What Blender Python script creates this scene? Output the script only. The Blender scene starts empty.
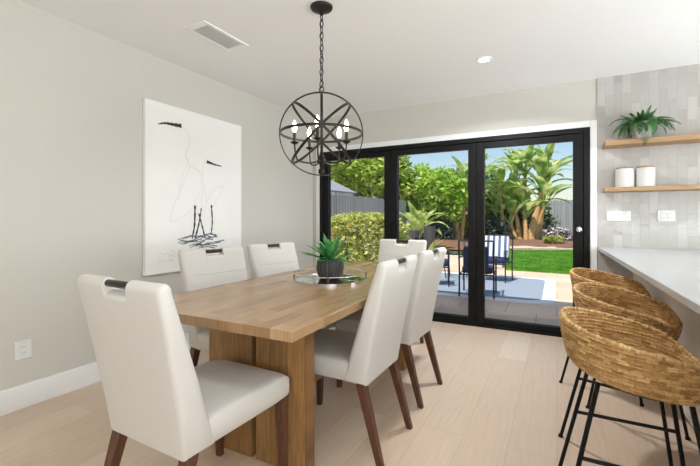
import bpy, bmesh, math, random
from mathutils import Vector, Matrix
R = random.Random(7)
S = bpy.context.scene
C = S.collection
PI = math.pi
rad = math.radians

# ------------------------------------------------------------------ materials
def srgb(r, g, b):
    f = lambda c: (c / 12.92 if c <= .04045 else ((c + .055) / 1.055) ** 2.4)
    return (f(r / 255), f(g / 255), f(b / 255), 1)

def mat(name, col, rough=.6, metal=0, var=0, scale=8, stretch=(1, 1, 1), bump=0, bscale=60, col2=None,
        emit=0, coat=0, spec=.5, trans=0):
    m = bpy.data.materials.new(name); m.use_nodes = True
    n = m.node_tree.nodes; l = m.node_tree.links
    p = n['Principled BSDF']
    p.inputs['Base Color'].default_value = col
    p.inputs['Roughness'].default_value = rough
    p.inputs['Metallic'].default_value = metal
    p.inputs['Specular IOR Level'].default_value = spec
    if coat: p.inputs['Coat Weight'].default_value = coat
    if trans: p.inputs['Subsurface Weight'].default_value = 0
    if emit:
        p.inputs['Emission Color'].default_value = col
        p.inputs['Emission Strength'].default_value = emit
    if var or bump:
        tc = n.new('ShaderNodeTexCoord'); mp = n.new('ShaderNodeMapping')
        mp.inputs['Scale'].default_value = stretch
        l.new(tc.outputs['Object'], mp.inputs['Vector'])
    if var or col2:
        nz = n.new('ShaderNodeTexNoise'); nz.inputs['Scale'].default_value = scale; nz.inputs['Detail'].default_value = 5
        l.new(mp.outputs[0], nz.inputs['Vector'])
        rp = n.new('ShaderNodeValToRGB')
        rp.color_ramp.elements[0].position = .3; rp.color_ramp.elements[1].position = .7
        a = tuple(c * (1 - var) for c in col[:3]) + (1,)
        b = col2 or tuple(min(1, c * (1 + var)) for c in col[:3]) + (1,)
        rp.color_ramp.elements[0].color = a; rp.color_ramp.elements[1].color = b
        l.new(nz.outputs['Fac'], rp.inputs[0]); l.new(rp.outputs[0], p.inputs['Base Color'])
    if bump:
        nb = n.new('ShaderNodeTexNoise'); nb.inputs['Scale'].default_value = bscale; nb.inputs['Detail'].default_value = 4
        l.new(mp.outputs[0], nb.inputs['Vector'])
        bp = n.new('ShaderNodeBump'); bp.inputs['Strength'].default_value = bump; bp.inputs['Distance'].default_value = .01
        l.new(nb.outputs['Fac'], bp.inputs['Height']); l.new(bp.outputs[0], p.inputs['Normal'])
    return m

def plank_mat(name, cols, wid, length, rough, along='Y', mortar=.0015, mcol=(.1, .06, .03, 1), grain=.25, plane='XY', spec=.5, gap_bump=.3, jit=0.0, grain_scale=7, off=.37):
    """Boards / tiles: brick texture, one tint per board, streaky grain."""
    m = bpy.data.materials.new(name); m.use_nodes = True
    n = m.node_tree.nodes; l = m.node_tree.links
    p = n['Principled BSDF']; p.inputs['Roughness'].default_value = rough; p.inputs['Specular IOR Level'].default_value = spec
    tc = n.new('ShaderNodeTexCoord'); sp = n.new('ShaderNodeSeparateXYZ'); cb = n.new('ShaderNodeCombineXYZ')
    l.new(tc.outputs['Object'], sp.inputs[0])
    other = [a for a in plane if a != along][0]
    l.new(sp.outputs[along], cb.inputs['X']); l.new(sp.outputs[other], cb.inputs['Y'])
    br = n.new('ShaderNodeTexBrick'); br.offset = off; br.offset_frequency = 2
    br.inputs['Scale'].default_value = 1; br.inputs['Brick Width'].default_value = length; br.inputs['Row Height'].default_value = wid
    br.inputs['Mortar Size'].default_value = mortar; br.inputs['Mortar Smooth'].default_value = .2; br.inputs['Bias'].default_value = 0
    br.inputs['Color1'].default_value = (0, 0, 0, 1); br.inputs['Color2'].default_value = (1, 1, 1, 1); br.inputs['Mortar'].default_value = (.5, .5, .5, 1)
    l.new(cb.outputs[0], br.inputs['Vector'])
    rp = n.new('ShaderNodeValToRGB'); e = rp.color_ramp.elements
    e[0].color = cols[0]; e[1].color = cols[-1]
    for i, c in enumerate(cols[1:-1]):
        k = e.new((i + 1) / (len(cols) - 1)); k.color = c
    l.new(br.outputs['Color'], rp.inputs[0])
    mp = n.new('ShaderNodeMapping'); mp.inputs['Scale'].default_value = (1.2, 14, 1)
    l.new(cb.outputs[0], mp.inputs['Vector'])
    ad = n.new('ShaderNodeVectorMath'); ad.operation = 'MULTIPLY_ADD'
    l.new(br.outputs['Color'], ad.inputs[0]); ad.inputs[1].default_value = (9, 9, 9); l.new(mp.outputs[0], ad.inputs[2])
    nz = n.new('ShaderNodeTexNoise'); nz.inputs['Scale'].default_value = grain_scale; nz.inputs['Detail'].default_value = 6
    l.new(ad.outputs[0], nz.inputs['Vector'])
    mr = n.new('ShaderNodeMapRange'); mr.inputs['From Min'].default_value = .25; mr.inputs['From Max'].default_value = .75
    mr.inputs['To Min'].default_value = 1 - grain; mr.inputs['To Max'].default_value = 1 + grain * .6
    l.new(nz.outputs['Fac'], mr.inputs[0])
    mx = n.new('ShaderNodeVectorMath'); mx.operation = 'MULTIPLY'
    l.new(rp.outputs[0], mx.inputs[0]); l.new(mr.outputs[0], mx.inputs[1])
    mm = n.new('ShaderNodeMix'); mm.data_type = 'RGBA'
    l.new(br.outputs['Fac'], mm.inputs[0]); l.new(mx.outputs[0], mm.inputs[6]); mm.inputs[7].default_value = mcol
    l.new(mm.outputs[2], p.inputs['Base Color'])
    bp = n.new('ShaderNodeBump'); bp.inputs['Strength'].default_value = gap_bump; bp.inputs['Distance'].default_value = .004; bp.invert = True
    hgt = br.outputs['Fac']
    if jit:   # hand-made tiles: uneven faces
        n2 = n.new('ShaderNodeTexNoise'); n2.inputs['Scale'].default_value = 9; n2.inputs['Detail'].default_value = 2
        a2 = n.new('ShaderNodeVectorMath'); a2.operation = 'MULTIPLY_ADD'
        l.new(br.outputs['Color'], a2.inputs[0]); a2.inputs[1].default_value = (30, 30, 30); l.new(cb.outputs[0], a2.inputs[2])
        l.new(a2.outputs[0], n2.inputs['Vector'])
        s2 = n.new('ShaderNodeMath'); s2.operation = 'MULTIPLY_ADD'; l.new(n2.outputs['Fac'], s2.inputs[0]); s2.inputs[1].default_value = jit
        l.new(br.outputs['Fac'], s2.inputs[2]); hgt = s2.outputs[0]
    l.new(hgt, bp.inputs['Height']); l.new(bp.outputs[0], p.inputs['Normal'])
    return m

def glass_mat(name, tint=(1, 1, 1, 1), ior=1.45):
    m = bpy.data.materials.new(name); m.use_nodes = True
    n = m.node_tree.nodes; l = m.node_tree.links
    n.remove(n['Principled BSDF'])
    t = n.new('ShaderNodeBsdfTransparent'); t.inputs[0].default_value = tint
    g = n.new('ShaderNodeBsdfGlossy'); g.inputs['Roughness'].default_value = .01
    f = n.new('ShaderNodeFresnel'); f.inputs[0].default_value = ior
    mx = n.new('ShaderNodeMixShader')
    l.new(f.outputs[0], mx.inputs[0]); l.new(t.outputs[0], mx.inputs[1]); l.new(g.outputs[0], mx.inputs[2])
    l.new(mx.outputs[0], n['Material Output'].inputs[0])
    return m

def leaf_mat(name, c1, c2, scale=3, rough=.45):
    """Leaves: two greens mixed per patch, some light passing through the blade."""
    m = bpy.data.materials.new(name); m.use_nodes = True
    n = m.node_tree.nodes; l = m.node_tree.links
    p = n['Principled BSDF']; p.inputs['Roughness'].default_value = rough
    tc = n.new('ShaderNodeTexCoord'); nz = n.new('ShaderNodeTexNoise'); nz.inputs['Scale'].default_value = scale; nz.inputs['Detail'].default_value = 6
    l.new(tc.outputs['Object'], nz.inputs['Vector'])
    rp = n.new('ShaderNodeValToRGB'); rp.color_ramp.elements[0].position = .38; rp.color_ramp.elements[1].position = .62
    rp.color_ramp.elements[0].color = c1; rp.color_ramp.elements[1].color = c2
    l.new(nz.outputs['Fac'], rp.inputs[0]); l.new(rp.outputs[0], p.inputs['Base Color'])
    tr = n.new('ShaderNodeBsdfTranslucent'); l.new(rp.outputs[0], tr.inputs[0])
    mx = n.new('ShaderNodeMixShader'); mx.inputs[0].default_value = .42
    l.new(p.outputs[0], mx.inputs[1]); l.new(tr.outputs[0], mx.inputs[2]); l.new(mx.outputs[0], n['Material Output'].inputs[0])
    return m

M = {}
M['wall'] = mat('wall_paint', srgb(203, 200, 192), .85, bump=.05, bscale=180)
M['ceil'] = mat('ceiling_paint', srgb(242, 242, 242), .9, bump=.05, bscale=120)
M['white'] = mat('white_trim_paint', srgb(238, 239, 239), .45)
M['floor'] = plank_mat('oak_floor', [srgb(203, 180, 157), srgb(213, 192, 170), srgb(207, 185, 162), srgb(217, 198, 177)], .22, 2.1, .36, 'Y', .0012, srgb(178, 156, 134), .08, grain_scale=4)
M['tabletop'] = plank_mat('butcher_block', [srgb(140, 106, 72), srgb(166, 134, 98), srgb(152, 120, 84), srgb(174, 144, 108), srgb(146, 112, 76)], .062, .42, .24, 'Y', .0006, srgb(120, 84, 48), .22, gap_bump=.1)
M['pedestal'] = plank_mat('pedestal_boards', [srgb(128, 90, 50), srgb(166, 126, 78), srgb(148, 108, 62)], .098, 3, .5, 'Z', .001, srgb(84, 56, 30), .42, plane='ZX')
M['fabric'] = mat('cream_fabric', srgb(203, 200, 195), .85, var=.018, scale=160, bump=.08, bscale=500, spec=.25)
M['seam'] = mat('cream_piping', srgb(200, 193, 182), .85)
M['walnut'] = mat('walnut_legs', srgb(84, 50, 32), .38, var=.35, scale=14, stretch=(6, 6, 1))
M['bronze'] = mat('dark_bronze', srgb(66, 56, 50), .3, metal=.7)
M['steel'] = mat('polished_steel', srgb(215, 215, 215), .18, metal=1)
M['iron'] = mat('black_iron', srgb(48, 44, 41), .42, metal=.6)
M['black'] = mat('black_frame', srgb(12, 12, 13), .5, spec=.25)
M['glass'] = glass_mat('door_glass', ior=1.24)
M['bulbglass'] = mat('lit_bulb', (1, .86, .66, 1), .2, emit=22)
M['sleeve'] = mat('candle_sleeve', srgb(52, 48, 45), .5, metal=.3)
M['lamp'] = mat('lit_diffuser', (1, .96, .9, 1), .5, emit=9)
M['tile'] = plank_mat('glazed_wall_tile', [srgb(168, 165, 159), srgb(180, 177, 172), srgb(173, 169, 163), srgb(190, 188, 183)], .066, .2, .12, 'Z',   .0016, srgb(176, 173, 167), .05, plane='ZX', gap_bump=.5, jit=2.2, off=.5)
M['quartz'] = mat('white_quartz', srgb(182, 184, 186), .18, var=.015, scale=3)
M['cabinet'] = mat('peninsula_paint', srgb(206, 202, 195), .55)
M['shelf'] = mat('shelf_oak', srgb(168, 134, 96), .55, var=.22, scale=7, stretch=(1.2, 14, 14))
M['ceramic'] = mat('white_ceramic', srgb(206, 204, 200), .3)
M['lid'] = mat('wooden_lid', srgb(150, 108, 70), .5, var=.2, scale=20)
M['fern'] = leaf_mat('fern_green', srgb(34, 84, 40), srgb(84, 140, 70), 14)
M['agave'] = leaf_mat('agave_green', srgb(44, 116, 58), srgb(104, 174, 98), 9)
M['pot'] = mat('charcoal_pot', srgb(46, 45, 46), .5, var=.25, scale=30)
M['soil'] = mat('potting_soil', srgb(60, 44, 34), .95, bump=.5, bscale=90)
M['mirror'] = mat('mirror_plate', srgb(225, 226, 226), .05, metal=1)
M['wicker'] = None
M['paper'] = mat('canvas_white', srgb(240, 239, 236), .8, var=.015, scale=4)
M['canvas_edge'] = mat('canvas_side', srgb(206, 204, 198), .85)
M['ink'] = mat('charcoal_ink', srgb(52, 52, 58), .9, var=.3, scale=60)
M['wash'] = mat('grey_wash', srgb(222, 222, 220), .9)
M['bluewash'] = mat('blue_grey_wash', srgb(112, 118, 132), .9, var=.3, scale=50)
M['plastic'] = mat('white_plastic', srgb(222, 222, 219), .35)
M['slot'] = mat('dark_slot', srgb(70, 70, 70), .6)
M['vent'] = mat('vent_grey', srgb(222, 221, 219), .5)
M['paver'] = plank_mat('patio_pavers', [srgb(222, 194, 166), srgb(230, 206, 180), srgb(214, 188, 164)], .6, .6, .85, 'X', .006, srgb(170, 156, 142), .06)
M['lawnbase'] = mat('lawn_soil', srgb(92, 140, 40), .95, var=.3, scale=5, bump=.4)
M['grass'] = leaf_mat('grass_blade', srgb(70, 136, 18), srgb(120, 184, 42), 2.5)
M['mulch'] = mat('bark_mulch', srgb(124, 92, 72), .95, var=.4, scale=14, bump=.8, bscale=18)
M['curb'] = mat('stone_edging', srgb(206, 190, 172), .9, var=.12, scale=6)
M['fence'] = plank_mat('grey_fence', [srgb(150, 156, 160), srgb(170, 174, 178), srgb(158, 164, 168)], .14, 9, .8, 'Z', .006, srgb(72, 78, 84), .12, plane='ZX')
M['fence2'] = plank_mat('grey_fence_side', [srgb(84, 92, 106), srgb(102, 110, 124), srgb(92, 100, 114)], .14, 9, .8, 'Z', .006, srgb(66, 72, 80), .12, plane='ZY')
M['siding'] = mat('shed_siding', srgb(226, 228, 232), .7)
M['roofing'] = mat('shed_roof', srgb(150, 152, 158), .8, var=.15, scale=20)
M['hedge'] = leaf_mat('hedge_leaf', srgb(146, 166, 56), srgb(246, 242, 160), 12)
M['twig'] = mat('twig_brown', srgb(92, 74, 58), .9, var=.25, scale=12)
M['tree1'] = leaf_mat('bright_leaf', srgb(148, 186, 62), srgb(226, 236, 128), 2.4)
M['tree2'] = leaf_mat('deep_leaf', srgb(66, 106, 46), srgb(150, 184, 90), 2.2)
M['tree3'] = leaf_mat('lime_leaf', srgb(142, 190, 62), srgb(216, 236, 120), 2.2)
M['banana'] = leaf_mat('banana_leaf', srgb(112, 164, 66), srgb(240, 246, 172), 2.6, .35)
M['stem'] = mat('tan_stem', srgb(196, 160, 108), .85, var=.3, scale=7, stretch=(1, 1, 5))
M['spiky'] = leaf_mat('flax_leaf', srgb(150, 168, 70), srgb(216, 214, 130), 4)
M['dark_shrub'] = leaf_mat('blue_green_leaf', srgb(44, 66, 62), srgb(92, 112, 104), 4)
M['flower'] = mat('pale_blossom', srgb(236, 216, 220), .7, var=.12, scale=12)
M['planter'] = mat('dark_planter', srgb(70, 72, 76), .6)
M['rug'] = mat('rug_blue', srgb(148, 160, 176), .95, var=.05, scale=60, bump=.2, bscale=300)
M['rugw'] = mat('rug_border', srgb(236, 238, 240), .95, bump=.2, bscale=300)
M['navy'] = mat('navy_cushion', srgb(44, 60, 96), .9, var=.1, scale=30)
M['outmetal'] = mat('dark_patio_metal', srgb(40, 42, 50), .45, metal=.4)
M['ext'] = mat('stucco', srgb(220, 216, 208), .9)
M['clear'] = glass_mat('table_glass', (.86, .93, .92, 1))

def stripe_mat():
    m = bpy.data.materials.new('striped_fabric'); m.use_nodes = True
    n = m.node_tree.nodes; l = m.node_tree.links
    tc = n.new('ShaderNodeTexCoord'); sp = n.new('ShaderNodeSeparateXYZ'); l.new(tc.outputs['Object'], sp.inputs[0])
    a = n.new('ShaderNodeMath'); a.operation = 'MULTIPLY'; a.inputs[1].default_value = 9.5; l.new(sp.outputs[0], a.inputs[0])
    b = n.new('ShaderNodeMath'); b.operation = 'FRACT'; l.new(a.outputs[0], b.inputs[0])
    c = n.new('ShaderNodeMath'); c.operation = 'GREATER_THAN'; c.inputs[1].default_value = .55; l.new(b.outputs[0], c.inputs[0])
    mx = n.new('ShaderNodeMix'); mx.data_type = 'RGBA'; l.new(c.outputs[0], mx.inputs[0])
    mx.inputs[6].default_value = srgb(240, 242, 244); mx.inputs[7].default_value = srgb(96, 122, 156)
    l.new(mx.outputs[2], n['Principled BSDF'].inputs['Base Color']); n['Principled BSDF'].inputs['Roughness'].default_value = .9
    return m
M['stripe'] = stripe_mat()

def wicker_mat():
    m = bpy.data.materials.new('woven_seagrass'); m.use_nodes = True
    n = m.node_tree.nodes; l = m.node_tree.links
    p = n['Principled BSDF']; p.inputs['Roughness'].default_value = .62; p.inputs['Specular IOR Level'].default_value = .3
    at = n.new('ShaderNodeUVMap'); at.uv_map = 'weave'
    br = n.new('ShaderNodeTexBrick'); br.offset = .5
    br.inputs['Scale'].default_value = 1; br.inputs['Brick Width'].default_value = 1; br.inputs['Row Height'].default_value = 1
    br.inputs['Mortar Size'].default_value = .05; br.inputs['Mortar Smooth'].default_value = 1
    br.inputs['Color1'].default_value = (0, 0, 0, 1); br.inputs['Color2'].default_value = (1, 1, 1, 1); br.inputs['Mortar'].default_value = (.3, .3, .3, 1)
    wn = n.new('ShaderNodeTexNoise'); wn.inputs['Scale'].default_value = 1.1; wn.inputs['Detail'].default_value = 3; l.new(at.outputs[0], wn.inputs['Vector'])
    wa = n.new('ShaderNodeVectorMath'); wa.operation = 'MULTIPLY_ADD'; l.new(wn.outputs['Color'], wa.inputs[0]); wa.inputs[1].default_value = (1.1, .75, 0); l.new(at.outputs[0], wa.inputs[2])
    l.new(wa.outputs[0], br.inputs['Vector'])
    rp = n.new('ShaderNodeValToRGB'); e = rp.color_ramp.elements
    e[0].position = .2; e[1].position = .85; e[0].color = srgb(150, 110, 66); e[1].color = srgb(230, 198, 144); k = e.new(.5); k.color = srgb(198, 158, 104)
    nz = n.new('ShaderNodeTexNoise'); nz.inputs['Scale'].default_value = 1.6; nz.inputs['Detail'].default_value = 4
    mp = n.new('ShaderNodeMapping'); mp.inputs['Scale'].default_value = (.6, 3, 1); l.new(at.outputs[0], mp.inputs[0]); l.new(mp.outputs[0], nz.inputs['Vector'])
    mv = n.new('ShaderNodeMix'); mv.data_type = 'FLOAT'; mv.inputs[0].default_value = .55
    l.new(br.outputs['Color'], mv.inputs[2]); l.new(nz.outputs['Fac'], mv.inputs[3]); l.new(mv.outputs[0], rp.inputs[0])
    mm = n.new('ShaderNodeMix'); mm.data_type = 'RGBA'; l.new(br.outputs['Fac'], mm.inputs[0]); l.new(rp.outputs[0], mm.inputs[6]); mm.inputs[7].default_value = srgb(124, 90, 54)
    l.new(mm.outputs[2], p.inputs['Base Color'])
    bp = n.new('ShaderNodeBump'); bp.inputs['Strength'].default_value = .6; bp.inputs['Distance'].default_value = .004; bp.invert = True
    l.new(br.outputs['Fac'], bp.inputs['Height']); l.new(bp.outputs[0], p.inputs['Normal'])
    return m
M['wicker'] = wicker_mat()

# ------------------------------------------------------------------ mesh helpers
class MB:
    def __init__(s): s.v = []; s.f = []
    def add(s, vs, fs):
        o = len(s.v); s.v += [tuple(v) for v in vs]; s.f += [tuple(i + o for i in f) for f in fs]
        return s
    def box(s, x0, x1, y0, y1, z0, z1, T=None):
        vs = [Vector((x, y, z)) for x in (x0, x1) for y in (y0, y1) for z in (z0, z1)]
        if T: vs = [T @ v for v in vs]
        return s.add(vs, [(0, 1, 3, 2), (4, 6, 7, 5), (0, 4, 5, 1), (2, 3, 7, 6), (0, 2, 6, 4), (1, 5, 7, 3)])
    def bar(s, a, b, w0, w1, d0=None, d1=None):
        """tapered rectangular bar between two points, upright sections"""
        d0 = d0 or w0; d1 = d1 or w1
        vs = [(p[0] + sx * w / 2, p[1] + sy * d / 2, p[2]) for p, w, d in ((a, w0, d0), (b, w1, d1)) for sx, sy in ((-1, -1), (1, -1), (1, 1), (-1, 1))]
        return s.add(vs, [(3, 2, 1, 0), (4, 5, 6, 7), (0, 1, 5, 4), (1, 2, 6, 5), (2, 3, 7, 6), (3, 0, 4, 7)])
    def tube(s, pts, r, seg=8, closed=False, caps=True):
        pts = [Vector(p) for p in pts]; n = len(pts)
        rs = r if isinstance(r, (list, tuple)) else [r] * n
        up = None; vs = []
        for i, p in enumerate(pts):
            t = (pts[(i + 1) % n] - pts[i - 1]) if closed else (pts[min(i + 1, n - 1)] - pts[max(i - 1, 0)])
            t.normalize()
            if up is None: up = Vector((0, 0, 1)) if abs(t.z) < .9 else Vector((1, 0, 0))
            a = t.cross(up)
            if a.length < 1e-5: a = t.cross(Vector((0, 1, 0)))
            a.normalize(); up = a.cross(t).normalized()
            for k in range(seg):
                th = 2 * PI * k / seg
                vs.append(p + a * math.cos(th) * rs[i] + up * math.sin(th) * rs[i])
        fs = []
        for i in range(n if closed else n - 1):
            j = (i + 1) % n
            for k in range(seg):
                m = (k + 1) % seg
                fs.append((i * seg + k, i * seg + m, j * seg + m, j * seg + k))
        if caps and not closed:
            fs.append(tuple(range(seg))[::-1]); fs.append(tuple((n - 1) * seg + k for k in range(seg)))
        return s.add(vs, fs)
    def lathe(s, prof, o=(0, 0, 0), seg=32, flute=0, nf=0):
        vs = []; n = len(prof)
        for k in range(seg):
            th = 2 * PI * k / seg; q = 1 + flute * math.cos(nf * th)
            for r, z in prof: vs.append((o[0] + r * q * math.cos(th), o[1] + r * q * math.sin(th), o[2] + z))
        fs = []
        for k in range(seg):
            m = (k + 1) % seg
            for i in range(n - 1): fs.append((k * n + i, m * n + i, m * n + i + 1, k * n + i + 1))
        return s.add(vs, fs)
    def loft(s, loops, cap=True):
        n = len(loops[0]); vs = [v for L in loops for v in L]; fs = []
        for i in range(len(loops) - 1):
            for k in range(n):
                m = (k + 1) % n
                fs.append((i * n + k, i * n + m, (i + 1) * n + m, (i + 1) * n + k))
        if cap:
            fs.append(tuple(range(n))[::-1]); fs.append(tuple((len(loops) - 1) * n + k for k in range(n)))
        return s.add(vs, fs)
    def build(s, name, m, parent=None, smooth=True, bevel=0, bseg=2, loc=None, fix=True, angle=35):
        me = bpy.data.meshes.new(name); me.from_pydata(s.v, [], s.f); me.update()
        if fix:
            bm = bmesh.new(); bm.from_mesh(me); bmesh.ops.recalc_face_normals(bm, faces=bm.faces); bm.to_mesh(me); bm.free()
        o = bpy.data.objects.new(name, me); C.objects.link(o); me.materials.append(m)
        if loc: o.location = loc
        if parent: o.parent = parent
        if smooth:
            me.polygons.foreach_set('use_smooth', [True] * len(me.polygons))
            me.set_sharp_from_angle(angle=rad(angle))
        if bevel:
            b = o.modifiers.new('bevel', 'BEVEL'); b.width = bevel; b.segments = bseg; b.limit_method = 'ANGLE'; b.angle_limit = rad(40)
        return o

def thing(name, label, cat, loc=(0, 0, 0), rz=0, group=None):
    o = bpy.data.objects.new(name, None); C.objects.link(o); o.empty_display_size = .1
    o.location = loc; o.rotation_euler = (0, 0, rz)
    return tag(o, label, cat, group)
def tag(o, label, cat, group=None, kind=None):
    o['label'] = label; o['category'] = cat
    if group: o['group'] = group
    if kind: o['kind'] = kind
    return o
def struct(o, label=None):
    o['kind'] = 'structure'
    if label: o['label'] = label
    return o
def dup(root, loc, rz, label):
    def cp(o, par):
        c = o.copy(); C.objects.link(c)
        if par: c.parent = par
        for ch in o.children: cp(ch, c)
        return c
    r = cp(root, None); r.location = loc; r.rotation_euler = (0, 0, rz); r['label'] = label
    return r

# ------------------------------------------------------------------ room shell
XL, XR, YF, YB, H = -2.87, 3.7, -2.7, 4.32, 2.47
struct(MB().box(XL - .15, XR + .15, YF - .15, YB + .05, -.12, 0).build('floor', M['floor'], smooth=False))
struct(MB().box(XL - .15, XR + .15, YF - .15, YB + .15, H, H + .14).build('ceiling', M['ceil'], smooth=False))
struct(MB().box(XL - .15, XL, YF - .15, YB + .15, 0, H).build('wall_left', M['wall'], smooth=False))
struct(MB().box(XR, XR + .15, YF, YB + .15, 0, H).build('wall_right', M['wall'], smooth=False))
struct(MB().box(XL, XR + .15, YF - .15, YF, 0, H).build('wall_front', M['wall'], smooth=False))
DX0, DX1, DZ = -2.74, .275, 2.02
w = MB().box(XL, DX0, YB, YB + .15, 0, H).box(DX0, DX1, YB, YB + .15, DZ, H).box(DX1, XR, YB, YB + .15, 0, H)
struct(w.build('wall_back', M['wall'], smooth=False))
struct(MB().box(.335, XR, YB - .012, YB, .0, H).build('wall_back_tile', M['tile'], smooth=False))
struct(MB().box(XL - .6, XR + .6, YB + .15, 5.1, H + .05, H + .17).build('roof', M['ext'], smooth=False))
struct(MB().box(XL, XL + .016, YF, YB - .016, 0, .145).build('baseboard_left', M['white'], bevel=.004))
t = MB().box(DX0 - .062, DX0, YB - .018, YB, 0, DZ + .062).box(DX1, DX1 + .058, YB - .018, YB, 0, DZ + .062).box(DX0, DX1, YB - .018, YB, DZ, DZ + .062)
struct(t.build('trim_1', M['white'], bevel=.003))

# white frames added around the fill lights on two unseen walls
def light_frame(u0, u1, z0, z1, nm):
    w_ = MB().box(u0 - .07, u0, -.03, 0, z0 - .07, z1 + .07).box(u1, u1 + .07, -.03, 0, z0 - .07, z1 + .07).box(u0, u1, -.03, 0, z0 - .07, z0).box(u0, u1, -.03, 0, z1, z1 + .07)
    k_ = 3
    for q_ in range(1, k_): w_.box(u0 + (u1 - u0) * q_ / k_ - .02, u0 + (u1 - u0) * q_ / k_ + .02, -.03, 0, z0, z1)
    o = struct(w_.build(nm, M['white'], smooth=False)); return o
o = light_frame(.8, 3.6, .35, 2.35, 'light_frame_1'); o.rotation_euler = (0, 0, PI); o.location = (4.4, YF, 0)
o = light_frame(-1.9, 1.9, .5, 2.3, 'light_frame_2'); o.rotation_euler = (0, 0, rad(-90)); o.location = (XR, 2.2, 0)

# folding glass door
fr = MB().box(DX0, DX0 + .05, 4.29, 4.39, 0, DZ).box(DX1 - .05, DX1, 4.29, 4.39, 0, DZ).box(DX0 + .05, DX1 - .05, 4.29, 4.39, DZ - .05, DZ).box(DX0 + .05, DX1 - .05, 4.29, 4.39, 0, .025)
door = struct(fr.build('door_1', M['black'], bevel=.003), 'black framed three panel glass folding door')
GZ0, GZ1 = .088, 1.905
for i, (a, g0, g1, b) in enumerate(((DX0 + .052, -2.617, -1.832, -1.751), (-1.747, -1.666, -.849, -.768), (-.764, -.683, .136, DX1 - .052))):
    p = MB().box(a, g0, 4.305, 4.375, .027, DZ - .052).box(g1, b, 4.305, 4.375, .027, DZ - .052).box(g0, g1, 4.305, 4.375, .027, GZ0).box(g0, g1, 4.305, 4.375, GZ1, DZ - .052)
    p = p.build('door_panel', M['black'], door, bevel=.003)
    MB().box(g0 - .005, g1 + .005, 4.337, 4.343, GZ0 - .005, GZ1 + .005).build('glass', M['glass'], p, smooth=False)
    if i == 2:
        k = MB().lathe([(0, 0), (.024, 0), (.024, .006), (.01, .008), (.009, .03), (0, .03)], seg=20)
        k.box(-.007, .007, -.02, .02, .026, .036)
        k = k.build('thumb_turn', M['steel'], p); k.rotation_euler = (rad(90), 0, 0); k.location = (.185, 4.305, 1.05); k['label'] = 'silver thumb turn lock'
        MB().box(.17, .2, 4.3, 4.305, .92, .98).build('lock_plate', M['black'], p, bevel=.002)
    if i == 1:
        MB().box(-1.72, -1.70, 4.293, 4.305, .95, 1.1).build('handle', M['black'], p, bevel=.003)

# ------------------------------------------------------------------ ceiling fixtures
v = thing('ceiling_vent', 'white ceiling air vent with thin grey slats above the painting', 'vent', (-2.17, 2.03, H))
MB().box(-.105, -.078, -.215, .215, -.008, 0).box(.078, .105, -.215, .215, -.008, 0).box(-.078, .078, -.215, -.165, -.008, 0).box(-.078, .078, .165, .215, -.008, 0).build('vent_frame', M['ceil'], v, bevel=.002)
MB().box(-.08, .08, -.17, .17, -.002, -.0005).build('backing', M['vent'], v, smooth=False)
for k in range(13):
    x = -.072 + k * .012
    T = Matrix.Translation((x, 0, -.0045)) @ Matrix.Rotation(rad(25), 4, 'Y')
    MB().box(-.0052, .0052, -.168, .168, -.0007, .0007, T).build('slat', M['vent'], v, smooth=False)
d = thing('recessed_downlight', 'round recessed downlight glowing in the white ceiling', 'ceiling light', (-.533, 3.355, H))
MB().lathe([(.042, -.001), (.046, -.006), (.062, -.005), (.064, 0)], seg=32).build('trim_ring', M['white'], d)
MB().lathe([(0, -.003), (.043, -.003), (.043, -.001), (0, -.001)], seg=32).build('diffuser', M['lamp'], d)

# ------------------------------------------------------------------ chandelier
CX, CY, CZ, OR = -1.293, 2.047, 1.68, .256
ch = thing('orb_chandelier', 'dark iron orb chandelier with five lit candle bulbs hanging over the table', 'chandelier', (CX, CY, H))
tv = Vector((1.30, -2.045, 0)).normalized(); rv = Vector((-tv.y, tv.x, 0)); zv = Vector((0, 0, 1))
if rv.x < 0: rv = -rv
oz = CZ - H
MB().lathe([(0, -.05), (.012, -.05), (.014, -.032), (.04, -.026), (.066, -.014), (.07, -.004), (.07, 0), (0, 0)], seg=36).build('canopy', M['iron'], ch)
cb = MB(); ztop, zbot = -.05, oz + OR + .035
nl = 12; pit = (ztop - zbot) / nl
for k in range(nl):
    zc = ztop - pit * (k + .5); a = (1, 0) if k % 2 else (0, 1); hl = pit * .5 + .003
    pts = []
    for q in range(14):
        th = 2 * PI * q / 14
        pts.append((.0115 * math.cos(th) * a[0], .0115 * math.cos(th) * a[1], zc + hl * math.sin(th)))
    cb.tube(pts, .0032, 6, True)
cb.build('chain', M['iron'], ch)
MB().tube([(.006 * math.sin(k * .9), .006 * math.cos(k * .9), ztop + (zbot - .02 - ztop) * k / 40) for k in range(41)], .002, 6).build('cord', M['iron'], ch)
MB().tube([(.016 * math.cos(q * 2 * PI / 16), 0, oz + OR + .02 + .018 * math.sin(q * 2 * PI / 16)) for q in range(16)], .0032, 8, True).build('hanging_loop', M['iron'], ch)
def ring(u, w, r, wid=.015, th=.006):
    n = u.cross(w).normalized(); loops = []
    for k in range(72):
        a = 2 * PI * k / 72; e = u * math.cos(a) + w * math.sin(a)
        loops.append([e * (r - th / 2) - n * wid / 2, e * (r + th / 2) - n * wid / 2, e * (r + th / 2) + n * wid / 2, e * (r - th / 2) + n * wid / 2])
    mb = MB(); mb.loft(loops + [loops[0]], cap=False)
    mb.v = [(x, y, z + oz) for x, y, z in mb.v]
    return mb
ring(rv, zv, OR + .002).build('orb_ring', M['iron'], ch)
for al in (0, 45, 90, 135):
    ring(tv, rv * math.cos(rad(al)) + zv * math.sin(rad(al)), OR - .003 - al * .00001).build('orb_ring', M['iron'], ch)
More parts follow.
